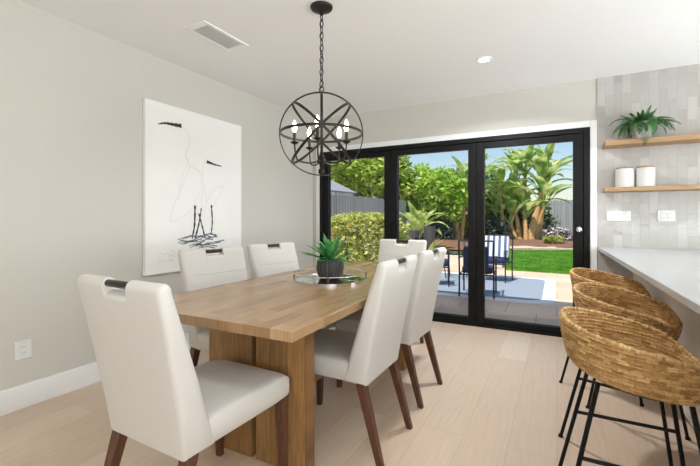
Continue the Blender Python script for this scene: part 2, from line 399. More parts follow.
st = MB().lathe([(0, oz + OR + .005), (.0055, oz + OR + .005), (.0055, oz - .12), (.012, oz - .125), (.02, oz - .15), (.028, oz - .165), (.028, oz - .18), (.014, oz - .19), (.01, oz - .215), (.02, oz - .225), (.02, oz - .245), (0, oz - .262)], seg=20)
st.build('center_stem', M['iron'], ch)
for k in range(5):
    a = rad(-8 + 72 * k); e = tv * math.cos(a) + rv * math.sin(a)
    pts = []
    for q in range(13):
        s_ = q / 12
        if s_ < .72: r_ = .02 + (.15 - .02) * s_ / .72; z_ = oz - .172 - .012 * math.sin(s_ / .72 * PI)
        else:
            b = (s_ - .72) / .28; r_ = .15 + .017 * math.sin(b * PI / 2); z_ = oz - .172 + .1 * b
        pts.append(e * r_ + zv * z_)
    arm = MB().tube(pts, .0048, 8).build('arm', M['iron'], ch)
    o = e * .167
    MB().lathe([(0, oz - .075), (.01, oz - .073), (.024, oz - .064), (.026, oz - .06), (.01, oz - .058), (0, oz - .058)], o, 20).build('drip_cup', M['iron'], arm)
    MB().lathe([(.0095, oz - .06), (.0095, oz + .0), (0, oz + .0)], o, 16).build('candle_sleeve', M['sleeve'], arm)
    MB().lathe([(.006, oz), (.0125, oz + .015), (.0145, oz + .03), (.0115, oz + .048), (.005, oz + .066), (0, oz + .075)], o, 18).build('bulb', M['bulbglass'], arm)

# ------------------------------------------------------------------ painting
pt = thing('canvas_painting', 'large white canvas with two sketched wading birds on the left wall', 'painting', (XL, 0, 0))
PY0, PY1, PZ0, PZ1 = 1.92, 2.965, .705, 2.095
MB().box(.002, .036, PY0, PY1, PZ0, PZ1).build('canvas', M['paper'], pt, bevel=.003)
def stroke(pts, w0, w1, m, x=.0366, name='brush_stroke', lab=None):
    """flat paint stroke on the canvas: (y, z) points"""
    n = len(pts); vs = []; P = [Vector((0, a, b)) for a, b in pts]
    Q = []
    for i in range(n - 1):
        p0 = P[max(i - 1, 0)]; p1 = P[i]; p2 = P[i + 1]; p3 = P[min(i + 2, n - 1)]
        for k in range(6):
            u = k / 6
            Q.append(.5 * ((2 * p1) + (p2 - p0) * u + (2 * p0 - 5 * p1 + 4 * p2 - p3) * u * u + (3 * p1 - p0 - 3 * p2 + p3) * u ** 3))
    Q.append(P[-1]); N = len(Q)
    for i, q in enumerate(Q):
        t_ = (Q[min(i + 1, N - 1)] - Q[max(i - 1, 0)]).normalized(); nn = Vector((0, -t_.z, t_.y))
        w = (w0 + (w1 - w0) * i / (N - 1)) * (1 + .25 * math.sin(i * 2.3)) / 2
        vs += [Vector((x, q.y, q.z)) + nn * w, Vector((x, q.y, q.z)) - nn * w]
    return MB().add(vs, [(2 * i, 2 * i + 1, 2 * i + 3, 2 * i + 2) for i in range(N - 1)])
def joinmb(L):
    r = MB()
    for m in L: r.add(m.v, m.f)
    return r
wash = [stroke([(2.25, 1.95), (2.31, 1.9), (2.33, 1.8), (2.29, 1.7), (2.34, 1.62), (2.44, 1.58)], .005, .008, 0),
        stroke([(2.29, 1.70), (2.33, 1.62), (2.28, 1.48), (2.2, 1.32), (2.14, 1.15), (2.2, 1.14), (2.34, 1.22), (2.44, 1.38)], .007, .004, 0),
        stroke([(2.44, 1.58), (2.47, 1.42), (2.45, 1.2)], .006, .004, 0),
        stroke([(2.5, 1.67), (2.47, 1.58), (2.5, 1.42), (2.52, 1.3), (2.5, 1.2)], .006, .004, 0),
        stroke([(2.52, 1.3), (2.6, 1.42), (2.72, 1.46), (2.62, 1.3), (2.56, 1.22)], .006, .004, 0),
        stroke([(2.3, 1.62), (2.24, 1.45), (2.22, 1.3)], .004, .006, 0)]
joinmb(wash).build('bird_outline', M['wash'], pt, smooth=False, fix=False)
s1 = stroke([(2.03, 1.915), (2.09, 1.935), (2.16, 1.94), (2.25, 1.945)], .008, .034, 0)
s2 = stroke([(2.70, 1.655), (2.62, 1.66), (2.56, 1.67), (2.52, 1.675)], .008, .03, 0)
for q_ in (s1, s2): q_.build('beak', M['ink'], pt, smooth=False, fix=False)
legs = [stroke([(2.39, 1.27), (2.385, 1.1), (2.36, .98)], .02, .014, 0), stroke([(2.46, 1.25), (2.43, 1.1), (2.39, .98)], .012, .018, 0),
        stroke([(2.43, 1.2), (2.47, 1.08), (2.5, .98)], .012, .016, 0), stroke([(2.575, 1.28), (2.585, 1.12), (2.57, 1.01)], .016, .012, 0)]
for q_ in legs: q_.build('bird_leg', M['ink'], pt, smooth=False, fix=False)
gs = []
rp = random.Random(3)
for k in range(22):
    y0 = rp.uniform(2.2, 2.52); z0 = .93 + rp.uniform(-.05, .06); ln = rp.uniform(.08, .24)
    gs.append(stroke([(y0, z0), (y0 + ln * .5, z0 + rp.uniform(-.02, .03)), (y0 + ln, z0 + rp.uniform(-.03, .04))], .004, .012, 0, .0368))
joinmb(gs).build('water_wash', M['bluewash'], pt, smooth=False, fix=False)
gs = []
for k in range(9):
    y0 = 2.02 + rp.uniform(0, .16); z0 = .80 + rp.uniform(0, .1)
    gs.append(stroke([(y0, z0), (y0 + .03, z0 + .01), (y0 + .06, z0 - .01)], .004, .006, 0, .0367))
joinmb(gs).build('faint_wash', M['wash'], pt, smooth=False, fix=False)

# ------------------------------------------------------------------ wall outlets
def outlet(loc, rz, wid, hgt, gangs, label, cat='outlet', kindname='wall_outlet'):
    o = thing(kindname, label, cat, loc, rz)
    MB().box(-wid / 2, wid / 2, -.007, 0, -hgt / 2, hgt / 2).build('cover_plate', M['plastic'], o, bevel=.003)
    for g in range(gangs):
        x = (g - (gangs - 1) / 2) * .046
        b = MB().box(x - .017, x + .017, -.0095, -.007, -.034, .034).build('socket', M['plastic'], o, bevel=.0015)
        for zz in (-.018, .018):
            for q_ in (-.007, .007): MB().box(x + q_ - .001, x + q_ + .001, -.0101, -.0095, zz - .004, zz + .005).build('slot', M['slot'], b, smooth=False)
    return o
outlet((XL, 1.147, .355), rad(90), .088, .116, 1, 'white wall outlet low on the grey wall near the baseboard')
outlet((.50, YB - .012, 1.178), 0, .185, .095, 3, 'wide white outlet plate on the tile left of the other plate')
outlet((.845, YB - .012, 1.178), 0, .125, .1, 2, 'narrower white outlet plate on the tile right of the wide plate')

# ------------------------------------------------------------------ dining table
TX, TY = -1.30, 2.14
tb = thing('dining_table', 'light brown wooden dining table on two slab pedestals', 'table', (TX, TY, 0), rad(1.2))
TL, TW = 2.12, .935
MB().box(-TW / 2, TW / 2, -TL / 2, TL / 2, .72, .76).build('tabletop', M['tabletop'], tb, bevel=.003)
for sy in (-1, 1):
    for x0, x1 in ((-.295, -.014), (.014, .295)):
        MB().box(x0, x1, sy * .675 - .04, sy * .675 + .04, 0, .72).build('pedestal_board', M['pedestal'], tb, bevel=.003)
MB().box(-.055, .055, -.634, .634, .2, .29).build('stretcher', M['pedestal'], tb, bevel=.003)
MB().box(-.012, .012, -.675, .675, .655, .718).build('rail', M['pedestal'], tb, bevel=.002)

# ------------------------------------------------------------------ dining chairs (local: faces +Y, origin under rear face)
def make_chair(label):
    c = thing('dining_chair', label, 'chair', group='cream dining chairs around the table')
    zb, zt, ztop = .368, .474, .955
    def prof(top, e):
        yr = lambda z: -.115 * ((z - zb) / (ztop - zb)) ** 1.15 if z > zb else 0
        th = lambda z: .125 - .078 * (z - zb) / (ztop - zb)
        pts = []
        for z in (zb, .5, .62, .74, .84, top - .03): pts.append((yr(z) + e, z + (e if z == zb else 0)))
        z = top - .03; a0 = yr(z); t_ = th(z)
        for k in range(1, 8):
            an = PI - PI * k / 8
            pts.append((a0 + t_ / 2 + math.cos(an) * max(.004, t_ / 2 - e), z + math.sin(an) * (.03 - e * .8)))
        for z in (top - .03, .84, .74, .62, .5, zb): pts.append((yr(z) + th(z) - e, z + (e if z == zb else 0)))
        return pts
    def wz(z): return .217 + .02 * (z - zb) / (ztop - zb)
    loops = []
    nw = .07
    for u, top, e in ((-1, ztop, .022), (-.985, ztop, .010), (-.95, ztop, .002), (-.9, ztop, 0), (-.6, ztop, 0), (-nw / .25, ztop, 0), (-nw / .25 + .02, ztop - .042, 0), (0, ztop - .042, 0), (nw / .25 - .02, ztop - .042, 0), (nw / .25, ztop, 0), (.6, ztop, 0), (.9, ztop, 0), (.95, ztop, .002), (.985, ztop, .010), (1, ztop, .022)):
        loops.append([Vector((u * wz(z), y, z)) for y, z in prof(top, e)])
    bk = MB().loft(loops).build('backrest', M['fabric'], c, angle=50)
    zs = .80; ys = -.115 * ((zs - zb) / (ztop - zb)) ** 1.15 + .125 - .078 * (zs - zb) / (ztop - zb)
    MB().tube([(-wz(zs) + .012, ys - .001, zs), (0, ys, zs), (wz(zs) - .012, ys - .001, zs)], .0025, 6).build('seam', M['seam'], bk)
    # seat: softly crowned box
    sl = []
    for y, sx, zlo, zhi in ((.06, .214, zb, zt - .004), (.12, .217, zb, zt), (.3, .22, zb, zt + .006), (.45, .221, zb, zt + .004), (.515, .219, zb + .004, zt - .002), (.532, .215, zb + .01, zt - .014), (.538, .208, zb + .02, zt - .028)):
        L = []
        for a in range(20):
            th = 2 * PI * a / 20; cx, cz = math.cos(th), math.sin(th); ex = .22
            px = math.copysign(abs(cx) ** ex, cx); pz = math.copysign(abs(cz) ** ex, cz)
            L.append(Vector((px * sx, y, (zlo + zhi) / 2 + pz * (zhi - zlo) / 2)))
        sl.append(L)
    MB().loft(sl).build('seat', M['fabric'], c, angle=60)
    for sx in (-1, 1):
        MB().bar((sx * .188, .038, zb + .02), (sx * .197, -.07, 0), .046, .03).build('leg', M['walnut'], c, bevel=.003)
        MB().bar((sx * .192, .505, zb + .02), (sx * .197, .515, 0), .046, .028).build('leg', M['walnut'], c, bevel=.003)
    yy = -.115 * (.93 - zb) / (ztop - zb) + .024
    hb = MB().tube([(-nw - .012, yy, ztop - .019), (nw + .012, yy, ztop - .019)], .0125, 14).build('handle', M['bronze'], c); hb['label'] = 'dark metal grip bar'
    return c
c0 = make_chair('cream dining chair at the near head of the table, its back turned to us')
c0.location = (-1.262, .852, 0); c0.rotation_euler = (0, 0, rad(-1))
dup(c0, (-.785, 1.84, 0), rad(90), 'cream dining chair on the bar-stool side of the table, nearer us than its neighbour')
dup(c0, (-.795, 2.49, 0), rad(88), 'cream dining chair on the bar-stool side of the table, nearer the glass door')
dup(c0, (-1.94, 1.835, 0), rad(-100), 'cream dining chair standing in front of the bird painting')
dup(c0, (-1.94, 2.445, 0), rad(-100), 'cream dining chair on the wall side, between the bird painting and the door')
dup(c0, (-1.30, 3.42, 0), rad(180), 'cream dining chair at the far head of the table, before the glass door')

# ------------------------------------------------------------------ tray and potted plant
TRX, TRY, TRZ = -1.272, 2.115, .76
tr = thing('round_tray', 'round mirrored tray with a thin metal gallery rail on the table', 'tray', (TRX, TRY, TRZ))
MB().lathe([(0, .004), (.222, .004), (.222, .0105), (0, .0105)], seg=56).build('mirror_plate', M['mirror'], tr, angle=20)
MB().lathe([(.222, 0), (.23, 0), (.23, .014), (.222, .014), (.222, 0)], seg=56).build('rim', M['steel'], tr)
MB().tube([(.227 * math.cos(a * PI / 32), .227 * math.sin(a * PI / 32), .05) for a in range(64)], .0032, 8, True).build('gallery_rail', M['steel'], tr)
for k in range(4):
    a = rad(28 + 90 * k)
    MB().box(-.006, .006, -.003, .003, .012, .054, Matrix.Translation((.228 * math.cos(a), .228 * math.sin(a), 0)) @ Matrix.Rotation(a + PI / 2, 4, 'Z')).build('post', M['bronze'], tr, bevel=.001)
pp = thing('potted_succulent', 'spiky green succulent in a ribbed charcoal bowl on the tray', 'potted plant', (TRX, TRY, TRZ + .0105))
MB().lathe([(0, 0), (.055, 0), (.066, .008), (.08, .035), (.086, .07), (.083, .105), (.076, .124), (.07, .124), (.074, .1), (0, .1)], seg=96, flute=.022, nf=24).build('pot', M['pot'], pp)
MB().lathe([(0, .108), (.05, .11), (.072, .106), (.072, .1), (0, .1)], seg=24).build('soil', M['soil'], pp)
def blade(mb, base, az, el, L, W, droop, seg=9, fold=.25, tip=1.3, wmid=.35):
    """a pointed leaf: two folded halves along a drooping midrib"""
    p = Vector(base); vs = []
    side = Vector((-math.sin(az), math.cos(az), 0)); e = el
    for i in range(seg + 1):
        u = i / seg
        dr = Vector((math.cos(az) * math.cos(e), math.sin(az) * math.cos(e), math.sin(e)))
        up = side.cross(dr) * -1
        w = W * (min(1, (u / wmid + .25) / 1.25) if u < wmid else max(0, 1 - ((u - wmid) / (1 - wmid)) ** tip)) / 2
        vs += [p + side * w + up * w * fold, p, p - side * w + up * w * fold]
        p = p + dr * (L / seg); e -= droop / seg
    fs = []
    for i in range(seg):
        a = i * 3
        fs += [(a, a + 1, a + 4, a + 3), (a + 1, a + 2, a + 5, a + 4)]
    mb.add(vs, fs)
for k in range(30):
    r_ = k / 30; mb = MB()
    az = k * 2.4; el = rad(12 + 70 * r_ + R.uniform(-6, 6))
    blade(mb, (.018 * math.cos(az) * (1 - r_), .018 * math.sin(az) * (1 - r_), .105 + .025 * r_), az, el, R.uniform(.17, .235) * (1 - .2 * r_), .036, rad(R.uniform(5, 40)), fold=.5, tip=1.6, wmid=.4)
    mb.build('leaf', M['agave'], pp, fix=False, angle=80)

# ------------------------------------------------------------------ peninsula and counter
pn = thing('peninsula_cabinet', 'pale painted peninsula base under the white counter', 'cabinet', (.62, .3, 0))
MB().box(0, 1.1, 0, YB - .02 - .3, .1, .857).build('body', M['cabinet'], pn, smooth=False)
MB().box(.05, 1.05, .03, YB - .02 - .3, 0, .1).build('toe_kick', M['cabinet'], pn, smooth=False)
for k in range(3):
    y0 = .02 + k * 1.33
    MB().box(-.016, 0, y0, y0 + 1.32, .102, .856).build('back_panel', M['cabinet'], pn, bevel=.002)
cl = [(.402, .3), (1.76, .3), (1.76, YB - .0125), (.337, YB - .0125)]
ct = MB().loft([[Vector((x, y, .858)) for x, y in cl], [Vector((x, y, .888)) for x, y in cl]]).build('countertop', M['quartz'], bevel=.003)
tag(ct, 'white stone countertop running out from the tiled wall', 'counter')

# ------------------------------------------------------------------ wall shelves, canisters, fern
for nm, z0, z1, lab in (('wall_shelf', 1.798, 1.843, 'upper oak floating shelf holding the fern on the tiled wall'), ('wall_shelf', 1.392, 1.427, 'lower oak floating shelf holding two white canisters')):
    sh = MB().box(-.72, .72, -.215, 0, 0, z1 - z0).build(nm, M['shelf'], bevel=.004, loc=(.375 + .72, YB - .012, z0)); tag(sh, lab, 'shelf', 'oak floating shelves')
def canister(x, label):
    o = thing('canister', label, 'canister', (x, YB - .125, 1.427), group='white canisters on the lower shelf')
    MB().lathe([(0, 0), (.066, 0), (.07, .004), (.07, .165), (.066, .168), (0, .168)], seg=40).build('body', M['ceramic'], o)
    MB().lathe([(0, .168), (.063, .168), (.065, .171), (.063, .178), (0, .178)], seg=32).build('lid', M['lid'], o)
    MB().lathe([(0, .178), (.005, .178), (.008, .184), (.005, .19), (0, .191)], seg=14).build('knob', M['lid'], o)
canister(.532, 'white canister on the lower shelf, nearer the glass door')
canister(.678, 'white canister on the lower shelf, under the fern, farther from the door')
fp = thing('potted_fern', 'drooping green fern in a pale ribbed pot on the upper shelf', 'potted plant', (.655, YB - .118, 1.843))
MB().lathe([(0, 0), (.058, 0), (.066, .01), (.083, .13), (.083, .15), (.077, .15), (.074, .12), (0, .12)], seg=72, flute=.015, nf=18).build('pot', M['ceramic'], fp)
MB().lathe([(0, .13), (.05, .132), (.075, .125), (.075, .12), (0, .12)], seg=24).build('soil', M['soil'], fp)
rf = random.Random(5)
for k in range(92):
    az = k * 2.39996 + rf.uniform(-.2, .2)
    inner = k > 78
    L = rf.uniform(.15, .28) if not inner else rf.uniform(.1, .2); el = rad(rf.uniform(18, 62) if not inner else rf.uniform(60, 85)); e = el; droop = rad(rf.uniform(80, 150) if not inner else rf.uniform(20, 50))
    if math.sin(az) > .25: L *= .42
    if -math.sin(az) > .6 and k % 3 == 0: L = rf.uniform(.3, .38); droop = rad(165)
    p = Vector((.03 * math.cos(az), .03 * math.sin(az), .128)); mb = MB(); side = Vector((-math.sin(az), math.cos(az), 0))
    N = 32; pts = []
    for i in range(N + 1):
        dr = Vector((math.cos(az) * math.cos(e), math.sin(az) * math.cos(e), math.sin(e)))
        pts.append(p.copy()); u = i / N
        if i > 2:
            ll = .115 * L * math.sin(PI * min(1, .12 + u * .88)) ** .8 + .004
            for sg in (-1, 1):
                tip = p + side * sg * ll + dr * ll * .5 - Vector((0, 0, ll * .35)); b1 = p + dr * .004
                mid = (p + tip) / 2
                mb.add([p, mid - dr * .0015, tip, mid + dr * .004, b1], [(0, 1, 2, 3, 4)])
        p = p + dr * (L / N); e -= droop / N
        if p.y > .106: p.y = .106
    mb.tube(pts, .0013, 4)
    mb.build('frond', M['fern'], fp, fix=False)

# ------------------------------------------------------------------ woven bar stools (local: faces +X)
def make_stool(label):
    o = thing('bar_stool', label, 'bar stool', group='woven bar stools at the counter')
    A, B = .236, .256
    NU, NV = 320, 60
    rows = 11.0; strands = 24
    RIM = [(-.24, .775), (-.17, .757), (-.046, .733), (.13, .688), (.19, .652), (.225, .632), (.26, .625)]
    def rim(th):
        x = A * math.cos(th)
        for (a, za), (b, zb_) in zip(RIM, RIM[1:]):
            if x <= b: return za + (zb_ - za) * max(0, (x - a) / (b - a))
        return RIM[-1][1]
    def foot(th): return .572 - .13 * A * math.cos(th)
    def surf(th, v, off, k=None):
        zt = rim(th); z0 = foot(th); z = z0 + (zt - z0) * v
        h = (z - z0) / .2
        q = .80 + .20 * (max(h, 0) ** .55)
        if h < .12: q -= (.12 - h) * .5
        cx, sy = math.cos(th), math.sin(th)
        ex = .86
        x = math.copysign(abs(cx) ** ex, cx) * (A * q + off); y = math.copysign(abs(sy) ** ex, sy) * (B * q + off)
        return Vector((x, y, z))
    def shell(sign, off0):
        vs = []; uv = []
        for i in range(NU):
            th = 2 * PI * i / NU
            for j in range(NV + 1):
                v_ = j / NV; zt = rim(th); z = foot(th) + (zt - foot(th)) * v_
                rr = (z - foot(th)) / .0135; row = math.floor(rr); fr_ = rr - row
                us = strands * 2 * th / (2 * PI) + (.5 if row % 2 else 0)
                bul = 1.1 * math.sin(PI * fr_) * (.45 + .55 * abs(math.sin(PI * us)))
                vs.append(surf(th, v_, off0 + sign * .007 * bul)); uv.append((strands * 2 * th / (2 * PI), rr))
        fs = []
        for i in range(NU):
            k = (i + 1) % NU
            for j in range(NV): fs.append((i * (NV + 1) + j, k * (NV + 1) + j, k * (NV + 1) + j + 1, i * (NV + 1) + j + 1))
        return vs, fs, uv
    v1, f1, u1 = shell(1, 0); v2, f2, u2 = shell(-1, -.016)
    n1 = len(v1)
    vs = v1 + v2; fs = f1 + [tuple(a + n1 for a in reversed(f)) for f in f2]; uvs = u1 + u2
    for i in range(NU):           # close the rim and the foot
        k = (i + 1) % NU
        fs.append((i * (NV + 1) + NV, k * (NV + 1) + NV, n1 + k * (NV + 1) + NV, n1 + i * (NV + 1) + NV))
        fs.append((k * (NV + 1), i * (NV + 1), n1 + i * (NV + 1), n1 + k * (NV + 1)))
    def uvbuild(vs, fs, uvs, name, par):
        mb = MB(); mb.add(vs, fs); ob = mb.build(name, M['wicker'], par, fix=False, angle=80)
        lay = ob.data.uv_layers.new(name='weave')
        for lp in ob.data.polygons:
            us = [uvs[ob.data.loops[li].vertex_index] for li in lp.loop_indices]
            wrap = max(u[0] for u in us) - min(u[0] for u in us) > strands
            for li, u in zip(lp.loop_indices, us):
                lay.data[li].uv = (u[0] + (2 * strands if wrap and u[0] < strands else 0), u[1])
        return ob
    bsk = uvbuild(vs, fs, uvs, 'woven_bucket', o)
    # braided rim
    rp_ = []; 
    for i in range(120):
        th = 2 * PI * i / 120; p = surf(th, 1, -.008); rp_.append(p)
    vs = []; fs = []; uvs = []; n = 120 * 3; sg = 10; pts = []
    for i in range(n):
        th = 2 * PI * i / n; pts.append(surf(th, 1, -.008) + Vector((0, 0, .004)))
    for i in range(n):
        t_ = (pts[(i + 1) % n] - pts[i - 1]).normalized(); a = t_.cross(Vector((0, 0, 1))).normalized(); b = a.cross(t_)
        for k in range(sg):
            an = 2 * PI * k / sg; rr = .0085 + .0018 * math.sin(i * 2 * PI / 6 + an)
            vs.append(pts[i] + a * math.cos(an) * rr + b * math.sin(an) * rr); uvs.append((i * .41, k / sg * .8 + .1))
    for i in range(n):
        j = (i + 1) % n
        for k in range(sg):
            m = (k + 1) % sg; fs.append((i * sg + k, j * sg + k, j * sg + m, i * sg + m))
    uvbuild(vs, fs, uvs, 'braided_rim', bsk)
    # woven seat
    vs = []; fs = []; uvs = []; G = 40
    for i in range(G + 1):
        for j in range(72):
            r_ = i / G; th = 2 * PI * j / 72; x = .178 * r_ * math.cos(th); y = .195 * r_ * math.sin(th)
            vs.append(Vector((x, y, .622 - .08 * x + .012 * r_ * r_ + .003 * math.sin(x * 150) * math.sin(y * 150)))); uvs.append((x * 45 + 20, y * 45 + 20))
    for i in range(G):
        for j in range(72):
            k = (j + 1) % 72; fs.append((i * 72 + j, (i + 1) * 72 + j, (i + 1) * 72 + k, i * 72 + k))
    uvbuild(vs, fs, uvs, 'woven_seat', o)
    ft = MB().tube([(.15 * math.cos(a * PI / 24), .165 * math.sin(a * PI / 24), .566 - .13 * .15 * math.cos(a * PI / 24)) for a in range(48)], .008, 8, True).build('seat_ring', M['iron'], o)
    def at(s1, s2, z):
        u = z / .565; xt, xb = (.135, .222) if s1 > 0 else (.118, .24)
        return Vector((s1 * (xb + (xt - xb) * u), s2 * (.228 - .078 * u), z))
    for s1 in (-1, 1):
        for s2 in (-1, 1):
            lg = MB().tube([at(s1, s2, .565 - s1 * .014), at(s1, s2, .006)], .008, 10).build('leg', M['black'], o)
            MB().lathe([(0, 0), (.012, 0), (.012, .008), (.0095, .014), (0, .014)], at(s1, s2, 0), 12).build('foot_cap', M['black'], lg)
    for s2 in (-1, 1): MB().tube([at(-1, s2, .318), at(1, s2, .318)], .007, 10).build('foot_rail', M['black'], o)
    return o
s0 = make_stool('woven bar stool nearest us, its black legs and weave largest in view')
s0.location = (.243, 1.755, 0); s0.rotation_euler = (0, 0, rad(0))
dup(s0, (.318, 2.47, 0), rad(-19), 'woven bar stool in the middle, between the nearest stool and the one by the wall')
dup(s0, (.325, 3.24, 0), rad(-19), 'woven bar stool farthest down the counter, beside the glass door')

# ================================================================== OUTDOORS
GZ = -.05
struct(MB().box(-9, 4.5, 4.39, 10.2, GZ - .1, GZ).build('patio', M['paver'], smooth=False))
struct(MB().box(-14, 14, 10.2, 34, GZ - .13, GZ - .03).build('ground', M['mulch'], smooth=False))
struct(MB().box(DX0, DX1, 4.39, 4.55, GZ, -.005).build('sill', M['ext'], smooth=False))
# lawn with rounded outline
def lawn_edge():
    pts = [(-1.07, 9.75), (2.8, 9.4), (3.2, 15.5)]
    for k in range(13):
        u = k / 12; pts.append((3.2 + (-4.5) * u, 15.9 + 1.2 * math.sin(PI * u)))
    pts.append((-1.6, 15.4))
    return pts
LE = lawn_edge()
mb = MB(); n = len(LE); mb.add([(x, y, GZ + .012) for x, y in LE] + [(x, y, GZ - .06) for x, y in LE], [tuple(range(n))] + [(i, (i + 1) % n, n + (i + 1) % n, n + i) for i in range(n)])
struct(mb.build('lawn', M['lawnbase'], smooth=False))
def inside(x, y):
    c_ = False; j = n - 1
    for i in range(n):
        xi, yi = LE[i]; xj, yj = LE[j]
        if (yi > y) != (yj > y) and x < (xj - xi) * (y - yi) / (yj - yi) + xi: c_ = not c_
        j = i
    return c_
mb = MB(); rg = random.Random(11); cnt = 0
while cnt < 26000:
    x = rg.uniform(-1.8, 3.2); y = 9.4 + 7.6 * rg.random() ** 1.6
    if x > 1.3 and rg.random() < .8: continue
    if not inside(x, y): continue
    cnt += 1; a = rg.uniform(0, 2 * PI); wd = .007; hh = rg.uniform(.03, .06); lx, ly = rg.uniform(-.025, .025), rg.uniform(-.025, .025)
    mb.v += [(x + math.cos(a) * wd, y + math.sin(a) * wd, GZ + .01), (x - math.cos(a) * wd, y - math.sin(a) * wd, GZ + .01), (x + lx, y + ly, GZ + hh)]
    k = len(mb.v); mb.f.append((k - 3, k - 2, k - 1))
tag(mb.build('lawn_grass', M['grass'], fix=False, smooth=False), 'short bright green grass of the lawn beyond the patio', 'grass', kind='stuff')
# paved strip and curved edging round the lawn
ep = [(-1.25, 9.8), (-1.8, 15.4), (-1.7, 16.6), (-.9, 17.35), (.5, 17.55), (2, 17.2), (3.6, 16.6)]
mb = MB(); pv = []
for x, y in ep: pv.append(Vector((x, y, GZ)))
L = []
for i, p in enumerate(pv):
    t_ = (pv[min(i + 1, len(pv) - 1)] - pv[max(i - 1, 0)]).normalized(); nn = Vector((-t_.y, t_.x, 0)); wd = .12 if i < 1 else .42
    L.append([p - nn * .1 - Vector((0, 0, .05)), p - nn * .1 + Vector((0, 0, .05)), p + nn * wd + Vector((0, 0, .09)), p + nn * wd - Vector((0, 0, .05))])
struct(mb.loft(L).build('path', M['curb'], bevel=.01))
struct(MB().box(-9, -1.5, 10.2, 14.6, GZ - .08, GZ + .0).build('pavement', M['paver'], smooth=False))
# raised planting bed
mb = MB(); gx, gy = 40, 14
for i in range(gx + 1):
    for j in range(gy + 1):
        x = -9 + 14 * i / gx; y = 16.9 + 5.4 * j / gy + (.6 if -1.9 < x < 3.5 else -2.2 if x < -1.9 else 0) * (1 - j / gy)
        mb.v.append((x, y, .02 + .2 * min(1, j / 4) + R.uniform(-.03, .03)))
for i in range(gx):
    for j in range(gy):
        a = i * (gy + 1) + j; mb.f.append((a, a + gy + 1, a + gy + 2, a + 1))
struct(mb.build('terrain', M['mulch']))

# fences
def fence(name, x0, x1, y, z1, m, label, rz=0, loc=None, nb=1, z0=GZ):
    o = thing(name, label, 'fence', loc or (0, y, 0), rz)
    L = x1 - x0; nb = max(1, round(L / 2.4)); s_ = L / nb
    for k in range(nb):
        mb = MB(); nk = 15
        for q in range(nk):
            xx = x0 + k * s_ + q * s_ / nk; mb.box(xx + .004, xx + s_ / nk - .004, -.012, .012, z0 - .03, z1 + R.uniform(-.012, .012))
        mb.build('board_panel', m, o, smooth=False)
        MB().box(x0 + k * s_ - .05, x0 + k * s_ + .05, .02, .11, z0 - .05, z1 + .05).build('post', m, o, smooth=False)
    for zz in (z0 + .3, z1 - .25):
        MB().box(x0, x1, .012, .05, zz, zz + .09).build('rail', m, o, smooth=False)
    return o
fence('garden_fence', -11, 5, 23.4, 2.15, M['fence'], 'grey board fence behind the banana plants at the back of the garden', z0=.0)
fence('garden_fence', 0, 9.2, 0, 1.86, M['fence'], 'grey board fence along the garden side behind the clipped hedge', rad(84), (-6.15, 5.2, 0))

# shed
sh = thing('garden_shed', 'white gabled shed showing over the side fence', 'shed', (-7.4, 12.1, .1), rad(-6))
MB().box(-1.2, .65, -1.3, .75, GZ, 2.0).add([(-1.2, -1.3, 2.0), (.65, -1.3, 2.0), (-.9, -1.3, 2.72), (-1.2, .75, 2.0), (.65, .75, 2.0), (-.9, .75, 2.72)], [(0, 1, 2), (5, 4, 3), (0, 2, 5, 3), (1, 4, 5, 2)]).build('body', M['siding'], sh, smooth=False)
MB().add([(-.95, -1.34, 2.75), (.72, -1.34, 1.99), (.72, .9, 1.99), (-.95, .9, 2.75), (-.95, -1.34, 2.79), (.72, -1.34, 2.03), (.72, .9, 2.03), (-.95, .9, 2.79)], [(0, 1, 2, 3), (7, 6, 5, 4), (0, 4, 5, 1), (1, 5, 6, 2), (2, 6, 7, 3), (3, 7, 4, 0)]).build('roof', M['roofing'], sh, smooth=False)
MB().add([(-.95, -1.345, 2.66), (.72, -1.345, 1.9), (.72, -1.345, 2.0), (-.95, -1.345, 2.76), (-.95, -1.32, 2.66), (.72, -1.32, 1.9), (.72, -1.32, 2.0), (-.95, -1.32, 2.76)], [(0, 1, 2, 3), (7, 6, 5, 4), (0, 4, 5, 1), (3, 2, 6, 7), (1, 5, 6, 2), (0, 3, 7, 4)]).build('fascia', M['siding'], sh, smooth=False)

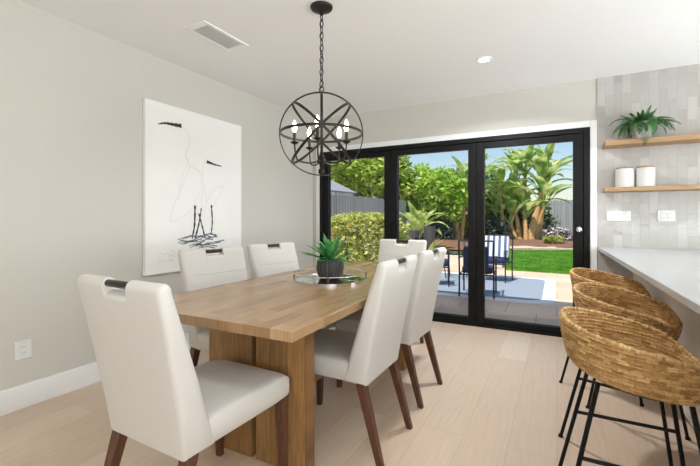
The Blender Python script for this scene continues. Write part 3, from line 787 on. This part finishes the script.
# foliage
def leaves(mb, c, rx, ry, rz, nL, size, rnd, shell=.55, box=False, long=1.7):
    for k in range(nL):
        if box:
            f = rnd.random(); x, y, z = rnd.uniform(-1, 1), rnd.uniform(-1, 1), rnd.uniform(-1, 1)
            ax = rnd.choice('xyzz')
            if ax == 'x': x = math.copysign(1, x)
            elif ax == 'y': y = math.copysign(1, y)
            else: z = 1
            m_ = max(abs(x), abs(y)); 
            q = (abs(x) ** 3 + abs(y) ** 3 + abs(z) ** 3) ** (-1 / 3); q = min(q, 1) * rnd.uniform(.86, 1.04)
            p = Vector((x * q * rx, y * q * ry, z * q * rz))
        else:
            while True:
                d_ = Vector((rnd.gauss(0, 1), rnd.gauss(0, 1), rnd.gauss(0, 1)))
                if d_.length > .1: break
            d_.normalize(); r_ = shell + (1 - shell) * rnd.random() ** .6
            lump = 1 + .16 * math.sin(d_.x * 5 + rx * 3) * math.cos(d_.z * 6 + ry) + .1 * math.sin(d_.y * 9)
            p = Vector((d_.x * rx, d_.y * ry, d_.z * rz)) * r_ * lump
        p += Vector(c)
        a = Vector((rnd.gauss(0, 1), rnd.gauss(0, 1), rnd.gauss(0, .7))).normalized(); b = a.cross(Vector((rnd.gauss(0, .5), rnd.gauss(0, .5), 1))).normalized()
        s_ = size * rnd.uniform(.6, 1.3); nn = a.cross(b) * s_ * .15
        o = len(mb.v)
        mb.v += [tuple(p - a * s_ * long * .5), tuple(p + b * s_ * .42 + nn), tuple(p + a * s_ * long * .5), tuple(p - b * s_ * .42 + nn)]
        mb.f += [(o, o + 1, o + 2), (o, o + 2, o + 3)]
def branches(mb, base, top, r, rnd, nb, spread):
    b, t_ = Vector(base), Vector(top)
    pts = [b + (t_ - b) * u + Vector((rnd.uniform(-.06, .06), rnd.uniform(-.06, .06), 0)) for u in (0, .3, .6, 1)]
    mb.tube(pts, [r, r * .85, r * .7, r * .45], 8)
    for k in range(nb):
        s_ = b + (t_ - b) * rnd.uniform(.5, .95); a = rnd.uniform(0, 2 * PI)
        e = s_ + Vector((math.cos(a) * spread, math.sin(a) * spread, rnd.uniform(.3, 1) * spread))
        mb.tube([s_, (s_ + e) / 2 + Vector((0, 0, -.05)), e], [r * .4, r * .3, r * .12], 6)
def tree(label, x, y, zc, blobs, m, trunk_r, nL, size, seed, cat='tree', name='garden_tree', group=None):
    rnd = random.Random(seed); o = thing(name, label, cat, (x, y, 0), group=group)
    mb = MB(); branches(mb, (0, 0, GZ - .05), (0, 0, zc), trunk_r, rnd, 9, blobs[0][3] * .75); mb.build('trunk', M['twig'], o)
    mb = MB(); tot = sum(b[3] * b[4] for b in blobs)
    for bx, by, bz, rx, rz_ in blobs: leaves(mb, (bx, by, bz), rx, rx, rz_, int(nL * rx * rz_ / tot), size, rnd)
    mb.build('foliage', m, o, fix=False, smooth=False)
    return o
# clipped hedge
hd = thing('clipped_hedge', 'clipped yellow-green hedge just outside the door on the left', 'hedge', (-3.42, 7.0, 0), rad(10))
rnd = random.Random(21); mb = MB()
for k in range(14):
    a = Vector((rnd.uniform(-.6, .6), rnd.uniform(-.3, .3), GZ)); mb.tube([a, a + Vector((rnd.uniform(-.1, .1), rnd.uniform(-.1, .1), .5)), a + Vector((rnd.uniform(-.25, .25), rnd.uniform(-.2, .2), 1.05))], [.018, .014, .006], 5)
mb.build('stems', M['twig'], hd)
mb = MB(); leaves(mb, (0, 0, .62), .86, .6, .63, 6500, .06, rnd, box=True); leaves(mb, (0, 0, .6), .78, .48, .52, 2500, .05, rnd, .3)
mb.build('foliage', M['hedge'], hd, fix=False, smooth=False)

tree('bright yellow-green tree leaning over the side fence', -7.3, 15.4, 2.6, [(0, 0, 3.2, 1.7, 1.5), (.9, .6, 2.6, 1.1, .9), (-.9, -.5, 3.4, 1.3, 1.1)], M['tree1'], .13, 3600, .19, 31)
tree('dark green tree behind the white shed', -9.9, 17.4, 3.2, [(0, 0, 3.6, 2.3, 2.0), (1.3, .4, 3.0, 1.5, 1.5)], M['tree2'], .16, 3400, .2, 32)
tree('tall deep green tree at the left edge of the middle pane', -6.75, 16.6, 3.2, [(0, 0, 3.2, 1.0, 1.6), (.2, 0, 2.0, .8, 1.0)], M['tree2'], .12, 2400, .18, 33)
tree('rounded lime-green tree in the middle pane, left of the forked banana trunk', -5.25, 17.2, 2.4, [(0, 0, 2.5, 1.15, 1.1), (.9, .4, 2.2, .9, 1.2), (-.8, 0, 2.3, .8, .9)], M['tree3'], .12, 4200, .17, 34)
tree('broad dark green tree filling the gap behind the banana plants', -4.2, 21.6, 2.4, [(0, 0, 2.4, 1.8, 1.7), (1.6, .3, 2.0, 1.3, 1.4), (-1.7, .2, 2.1, 1.5, 1.5)], M['tree2'], .14, 4200, .2, 35)

# banana plants
def banana(label, x, y, z, stems, seed, leafL=1.5):
    """stems: (dx, dy, height, lean azimuth, lean, n leaves, radius)"""
    rnd = random.Random(seed); o = thing('banana_plant', label, 'banana plant', (x, y, z))
    for dx, dy, hh, laz, lean, nl_, r_ in stems:
        top = Vector((dx + math.cos(laz) * lean, dy + math.sin(laz) * lean, hh)); b = Vector((dx, dy, -.1))
        pts = []; rs = []
        for k in range(14):
            u = k / 13; p = b.lerp(top, u) + Vector((math.cos(laz), math.sin(laz), 0)) * (-.12 * math.sin(PI * u) * lean); pts.append(p); rs.append(r_ * (1 - .45 * u) * (1 + .12 * (k % 2)))
        MB().tube(pts, rs, 10).build('stem', M['stem'], o)
        for k in range(nl_):
            az = laz + 2 * PI * k / nl_ + rnd.uniform(-.3, .3); el = rad(rnd.uniform(35, 86)); pl = rnd.uniform(.35, .8) * leafL / 1.5
            e = Vector((math.cos(az) * math.cos(el), math.sin(az) * math.cos(el), math.sin(el)))
            mb = MB(); q = top + e * pl; mb.tube([top - Vector((0, 0, .15)), top + e * pl * .5, q], [.035, .026, .018], 6)
            blade(mb, q, az, el - .08, leafL * rnd.uniform(.75, 1.15), leafL * rnd.uniform(.24, .34), rad(rnd.uniform(30, 105)), 12, .3, 2.2, .3)
            mb.build('leaf', M['banana'], o, fix=False, angle=80)
    return o
banana('tall banana plant with a thick leaning tan trunk in the middle of the right pane', -1.05, 19.6, .15,
       [(0, 0, 2.2, .5, .5, 15, .19), (-.45, .1, 1.5, 2.6, .35, 13, .13), (-.2, -.2, 1.1, 1.8, .2, 10, .11), (.3, .35, 2.9, .2, .35, 15, .13), (-.6, -.1, .8, 2.8, .3, 8, .09), (-.3, .4, 3.1, 1.5, .2, 15, .12), (.2, .1, 1.6, -.3, .35, 10, .1)], 41, 1.35)
banana('banana plant with one slim bare stem at the left of the right pane', -2.2, 19.4, .15, [(0, 0, 2.1, 2.2, .3, 15, .1), (.25, .4, 2.9, .5, .25, 14, .1), (-.3, .3, 1.2, 2, .2, 10, .08)], 42, 1.25)
banana('banana plant with a pale forked trunk in the middle pane', -4.0, 17.9, .12, [(0, 0, 1.6, 2.4, .25, 12, .14), (.15, .1, 2.2, .4, .2, 14, .11), (.6, .3, 2.7, .3, .25, 14, .1)], 43, 1.25)
banana('low banana plant with broad drooping leaves just behind the dark planters', -4.7, 14.0, .0, [(0, 0, .4, 1, .1, 26, .1)], 44, 1.15)

def clump(name, label, cat, x, y, z, nb, L, W, m, seed, el=(35, 85), droop=(20, 70)):
    rnd = random.Random(seed); mb = MB()
    for k in range(nb):
        az = rnd.uniform(0, 2 * PI); blade(mb, (rnd.uniform(-.06, .06), rnd.uniform(-.06, .06), 0), az, rad(rnd.uniform(*el)), L * rnd.uniform(.7, 1.1), W, rad(rnd.uniform(*droop)), 7, .3, 1.5, .3)
    return tag(mb.build(name, m, fix=False, angle=80, loc=(x, y, z)), label, cat)
clump('flax_plant', 'pale yellow strappy plant beside the hedge, seen past the far chair', 'plant', -2.85, 8.75, GZ, 34, 1.0, .07, M['spiky'], 51)
def shrub(label, x, y, z, rx, rz_, m, nL, size, seed, name='garden_shrub', fl=0):
    rnd = random.Random(seed); o = thing(name, label, 'shrub', (x, y, z))
    mb = MB()
    for k in range(7):
        a = rnd.uniform(0, 2 * PI); mb.tube([(0, 0, -.05), (math.cos(a) * rx * .3, math.sin(a) * rx * .3, rz_), (math.cos(a) * rx * .7, math.sin(a) * rx * .7, rz_ * 1.5)], [.02, .015, .006], 5)
    mb.build('stems', M['twig'], o)
    mb = MB(); leaves(mb, (0, 0, rz_), rx, rx * .8, rz_, nL, size, rnd, .4); mb.build('foliage', m, o, fix=False, smooth=False)
    if fl:
        mb = MB(); leaves(mb, (0, 0, rz_ * 1.15), rx * .98, rx * .8, rz_, fl, size * 1.1, rnd, .8, long=1.0); mb.build('blossoms', M['flower'], o, fix=False, smooth=False)
    return o
shrub('dark blue-green shrub left of the banana clump', -2.5, 18.9, .15, .62, .55, M['dark_shrub'], 900, .12, 61)
shrub('low shrub covered in pale blossoms right of the banana trunk', .0, 19.3, .15, .6, .3, M['dark_shrub'], 500, .08, 62, fl=420)
shrub('low yellow-green shrub in front of the pale blossoms', -.12, 18.4, .15, .42, .16, M['spiky'], 420, .09, 63)
shrub('dark leafy shrub under the forked trunk in the middle pane', -4.75, 17.3, .05, .8, .6, M['dark_shrub'], 1100, .1, 64)
shrub('dark green bush at the foot of the back fence in the middle pane', -3.3, 20.6, .1, 1.0, .9, M['tree2'], 1300, .13, 65)
shrub('dense dark green bush close behind the banana trunks', -1.5, 21.2, .1, 1.5, .95, M['tree2'], 2200, .14, 66)
for (x, y, rr, hh, lab) in ((-4.35, 12.6, .26, .78, 'wide dark planter standing behind the far dining chair'), (-3.85, 13.0, .2, .92, 'tall slim dark planter beside the wide planter')):
    o = MB().lathe([(0, 0), (rr * .75, 0), (rr * .8, .02), (rr, hh), (rr, hh + .03), (rr * .9, hh + .03), (rr * .88, hh - .05), (0, hh - .05)], seg=28).build('planter', M['planter'], loc=(x, y, GZ)); tag(o, lab, 'planter')

# rug
rug = thing('outdoor_rug', 'pale blue outdoor rug with a white border on the patio', 'rug', (0, 0, GZ))
def rrect(x0, x1, y0, y1, r, z):
    pts = []
    for cx, cy, a0 in ((x1 - r, y1 - r, 0), (x0 + r, y1 - r, 90), (x0 + r, y0 + r, 180), (x1 - r, y0 + r, 270)):
        for k in range(7): a = rad(a0 + 15 * k); pts.append(Vector((cx + r * math.cos(a), cy + r * math.sin(a), z)))
    return pts
MB().loft([rrect(-3.3, -.02, 6.08, 8.72, .3, 0), rrect(-3.3, -.02, 6.08, 8.72, .3, .008)]).build('border', M['rugw'], rug, smooth=False)
MB().loft([rrect(-3.14, -.2, 6.26, 8.54, .22, .008), rrect(-3.14, -.2, 6.26, 8.54, .22, .011)]).build('field', M['rug'], rug, smooth=False)
RZ = GZ + .011
def soft(mb, x0, x1, y0, y1, z0, z1, T=None):
    L = []
    for u, s_ in ((0, .8), (.12, .97), (.5, 1), (.88, .97), (1, .8)):
        z = z0 + (z1 - z0) * u; hx, hy = (x1 - x0) / 2 * s_ ** .25, (y1 - y0) / 2 * s_ ** .25
        ring_ = [Vector(((x0 + x1) / 2 + math.copysign(abs(math.cos(a)) ** .3, math.cos(a)) * hx, (y0 + y1) / 2 + math.copysign(abs(math.sin(a)) ** .3, math.sin(a)) * hy, z)) for a in [2 * PI * (k + .5) / 24 for k in range(24)]]
        L.append([T @ v for v in ring_] if T else ring_)
    return mb.loft(L)
def patio_chair(label, x, y, rz):
    o = thing('patio_armchair', label, 'patio chair', (x, y, RZ), rz, group='navy patio armchairs on the rug')
    for sx in (-1, 1):
        MB().tube([(sx * .25, .25, 0), (sx * .25, .25, .58)], .013, 8).build('leg', M['outmetal'], o)
        MB().tube([(sx * .25, -.27, 0), (sx * .25, -.25, .36), (sx * .25, -.32, .86)], .013, 8).build('leg', M['outmetal'], o)
        MB().tube([(sx * .25, .26, .58), (sx * .25, -.29, .6)], .016, 8).build('armrest', M['outmetal'], o)
    MB().tube([(-.25, .25, .34), (.25, .25, .34), (.25, -.25, .34), (-.25, -.25, .34)], .012, 8, True).build('seat_frame', M['outmetal'], o)
    mb = MB().tube([(-.25, -.32, .86), (.25, -.32, .86)], .013, 8)
    for k in range(5): mb.tube([(-.17 + k * .085, -.32, .86), (-.17 + k * .085, -.25, .36)], .007, 6)
    mb.build('back_frame', M['outmetal'], o)
    soft(MB(), -.23, .23, -.2, .25, .352, .45).build('seat_cushion', M['navy'], o, angle=60)
    soft(MB(), -.18, .18, -.2, -.3 + .2, .455, .8, Matrix.Translation((0, -.09, 0)) @ Matrix.Rotation(rad(8), 4, 'X')).build('back_cushion', M['navy'], o, angle=60)
    return o
patio_chair('navy patio armchair on the rug with its back to the glass door', -1.10, 6.36, rad(4))
patio_chair('patio armchair at the far side of the rug holding the striped pillow', -1.06, 8.0, rad(172))
patio_chair('navy patio armchair at the left of the rug, half hidden by the dining chairs', -1.98, 7.0, rad(-75))
pl = soft(MB(), -.24, .24, -.06, .06, -.2, .2).build('throw_pillow', M['stripe'], loc=(-1.04, 7.93, RZ + .66), angle=60)
pl.rotation_euler = (rad(-9), 0, rad(-8)); tag(pl, 'blue and white striped pillow propped on the far patio armchair', 'pillow')
tt = thing('patio_table', 'small glass-topped patio table among the navy armchairs', 'table', (-1.8, 7.95, RZ))
MB().lathe([(0, .5), (.32, .5), (.325, .505), (.32, .512), (0, .512)], seg=40).build('glass_top', M['clear'], tt)
MB().tube([(.3 * math.cos(a * PI / 16), .3 * math.sin(a * PI / 16), .492) for a in range(32)], .01, 8, True).build('top_ring', M['outmetal'], tt)
for k in range(4):
    a = rad(45 + 90 * k); MB().tube([(.3 * math.cos(a), .3 * math.sin(a), .49), (.24 * math.cos(a), .24 * math.sin(a), 0)], .01, 8).build('leg', M['outmetal'], tt)

# ------------------------------------------------------------------ lights
W = bpy.data.worlds.new('sky'); S.world = W; W.use_nodes = True
n = W.node_tree.nodes; l = W.node_tree.links
sk = n.new('ShaderNodeTexSky'); sk.sky_type = 'NISHITA'; sk.sun_disc = False
sk.sun_elevation = rad(60); sk.sun_rotation = rad(190); sk.air_density = 1.2; sk.dust_density = .7; sk.ozone_density = 1.6
l.new(sk.outputs[0], n['Background'].inputs[0]); n['Background'].inputs[1].default_value = .135
def light(name, typ, loc, energy, rot=(0, 0, 0), col=(1, 1, 1), **k):
    d_ = bpy.data.lights.new(name, typ); d_.energy = energy; d_.color = col
    for a, b in k.items(): setattr(d_, a, b)
    o = bpy.data.objects.new(name, d_); C.objects.link(o); o.location = loc; o.rotation_euler = rot
    return o
sd = Vector((.16, .56, -1.15))
sun = light('sun', 'SUN', (0, -5, 12), 4.6, sd.to_track_quat('-Z', 'Y').to_euler(), (1, .95, .87), angle=rad(.6))
for x, y, e in ((-.533, 3.355, 26), (-.533, .6, 5), (-.533, -1.6, 6), (-2.1, -1.6, 5), (1.6, 2.2, 4), (1.5, .3, 5), (1.5, -1.6, 7)):  # first lights the visible downlight, the rest are added fill without fittings
    light('downlight_and_fill', 'AREA', (x, y, H - .012), e, col=(.97, .98, 1), shape='DISK', size=.16, spread=rad(150))
# added area fill outside the view: weak behind, stronger on the inferred window side
light('wall_fill', 'AREA', (2.2, YF + .05, 1.35), 18, (rad(95), 0, 0), (.88, .95, 1), shape='RECTANGLE', size=2.8, size_y=2.0)
light('wall_fill', 'AREA', (XR - .05, 2.2, 1.4), 74, (rad(95), 0, rad(90)), (.88, .95, 1), shape='RECTANGLE', size=3.6, size_y=1.8)
# unseen uplights added to brighten the ceiling
light('ceiling_fill', 'AREA', (2.2, YF + .1, .75), 145, (rad(148), 0, 0), (.84, .93, 1), shape='RECTANGLE', size=2.8, size_y=.8)
light('ceiling_fill', 'AREA', (XR - .1, 2.0, .95), 105, (rad(142), 0, rad(90)), (.84, .93, 1), shape='RECTANGLE', size=3.8, size_y=.5)

# ------------------------------------------------------------------ camera
cam = bpy.data.cameras.new('camera'); co = bpy.data.objects.new('camera', cam); C.objects.link(co)
cam.sensor_width = 36; cam.lens = 388 * 36 / 700; cam.shift_y = -14 / 700
cam.clip_end = 200; cam.clip_start = .05
co.location = (0, 0, 1.15); co.rotation_euler = (rad(90), 0, math.atan(207 / 388))
S.camera = co
S.view_settings.view_transform = 'Standard'; S.view_settings.look = 'None'; S.view_settings.gamma = 1; S.view_settings.use_curve_mapping = False
S.view_settings.exposure = .1
S.cycles.use_denoising = True
S.cycles.max_bounces = 10; S.cycles.diffuse_bounces = 6
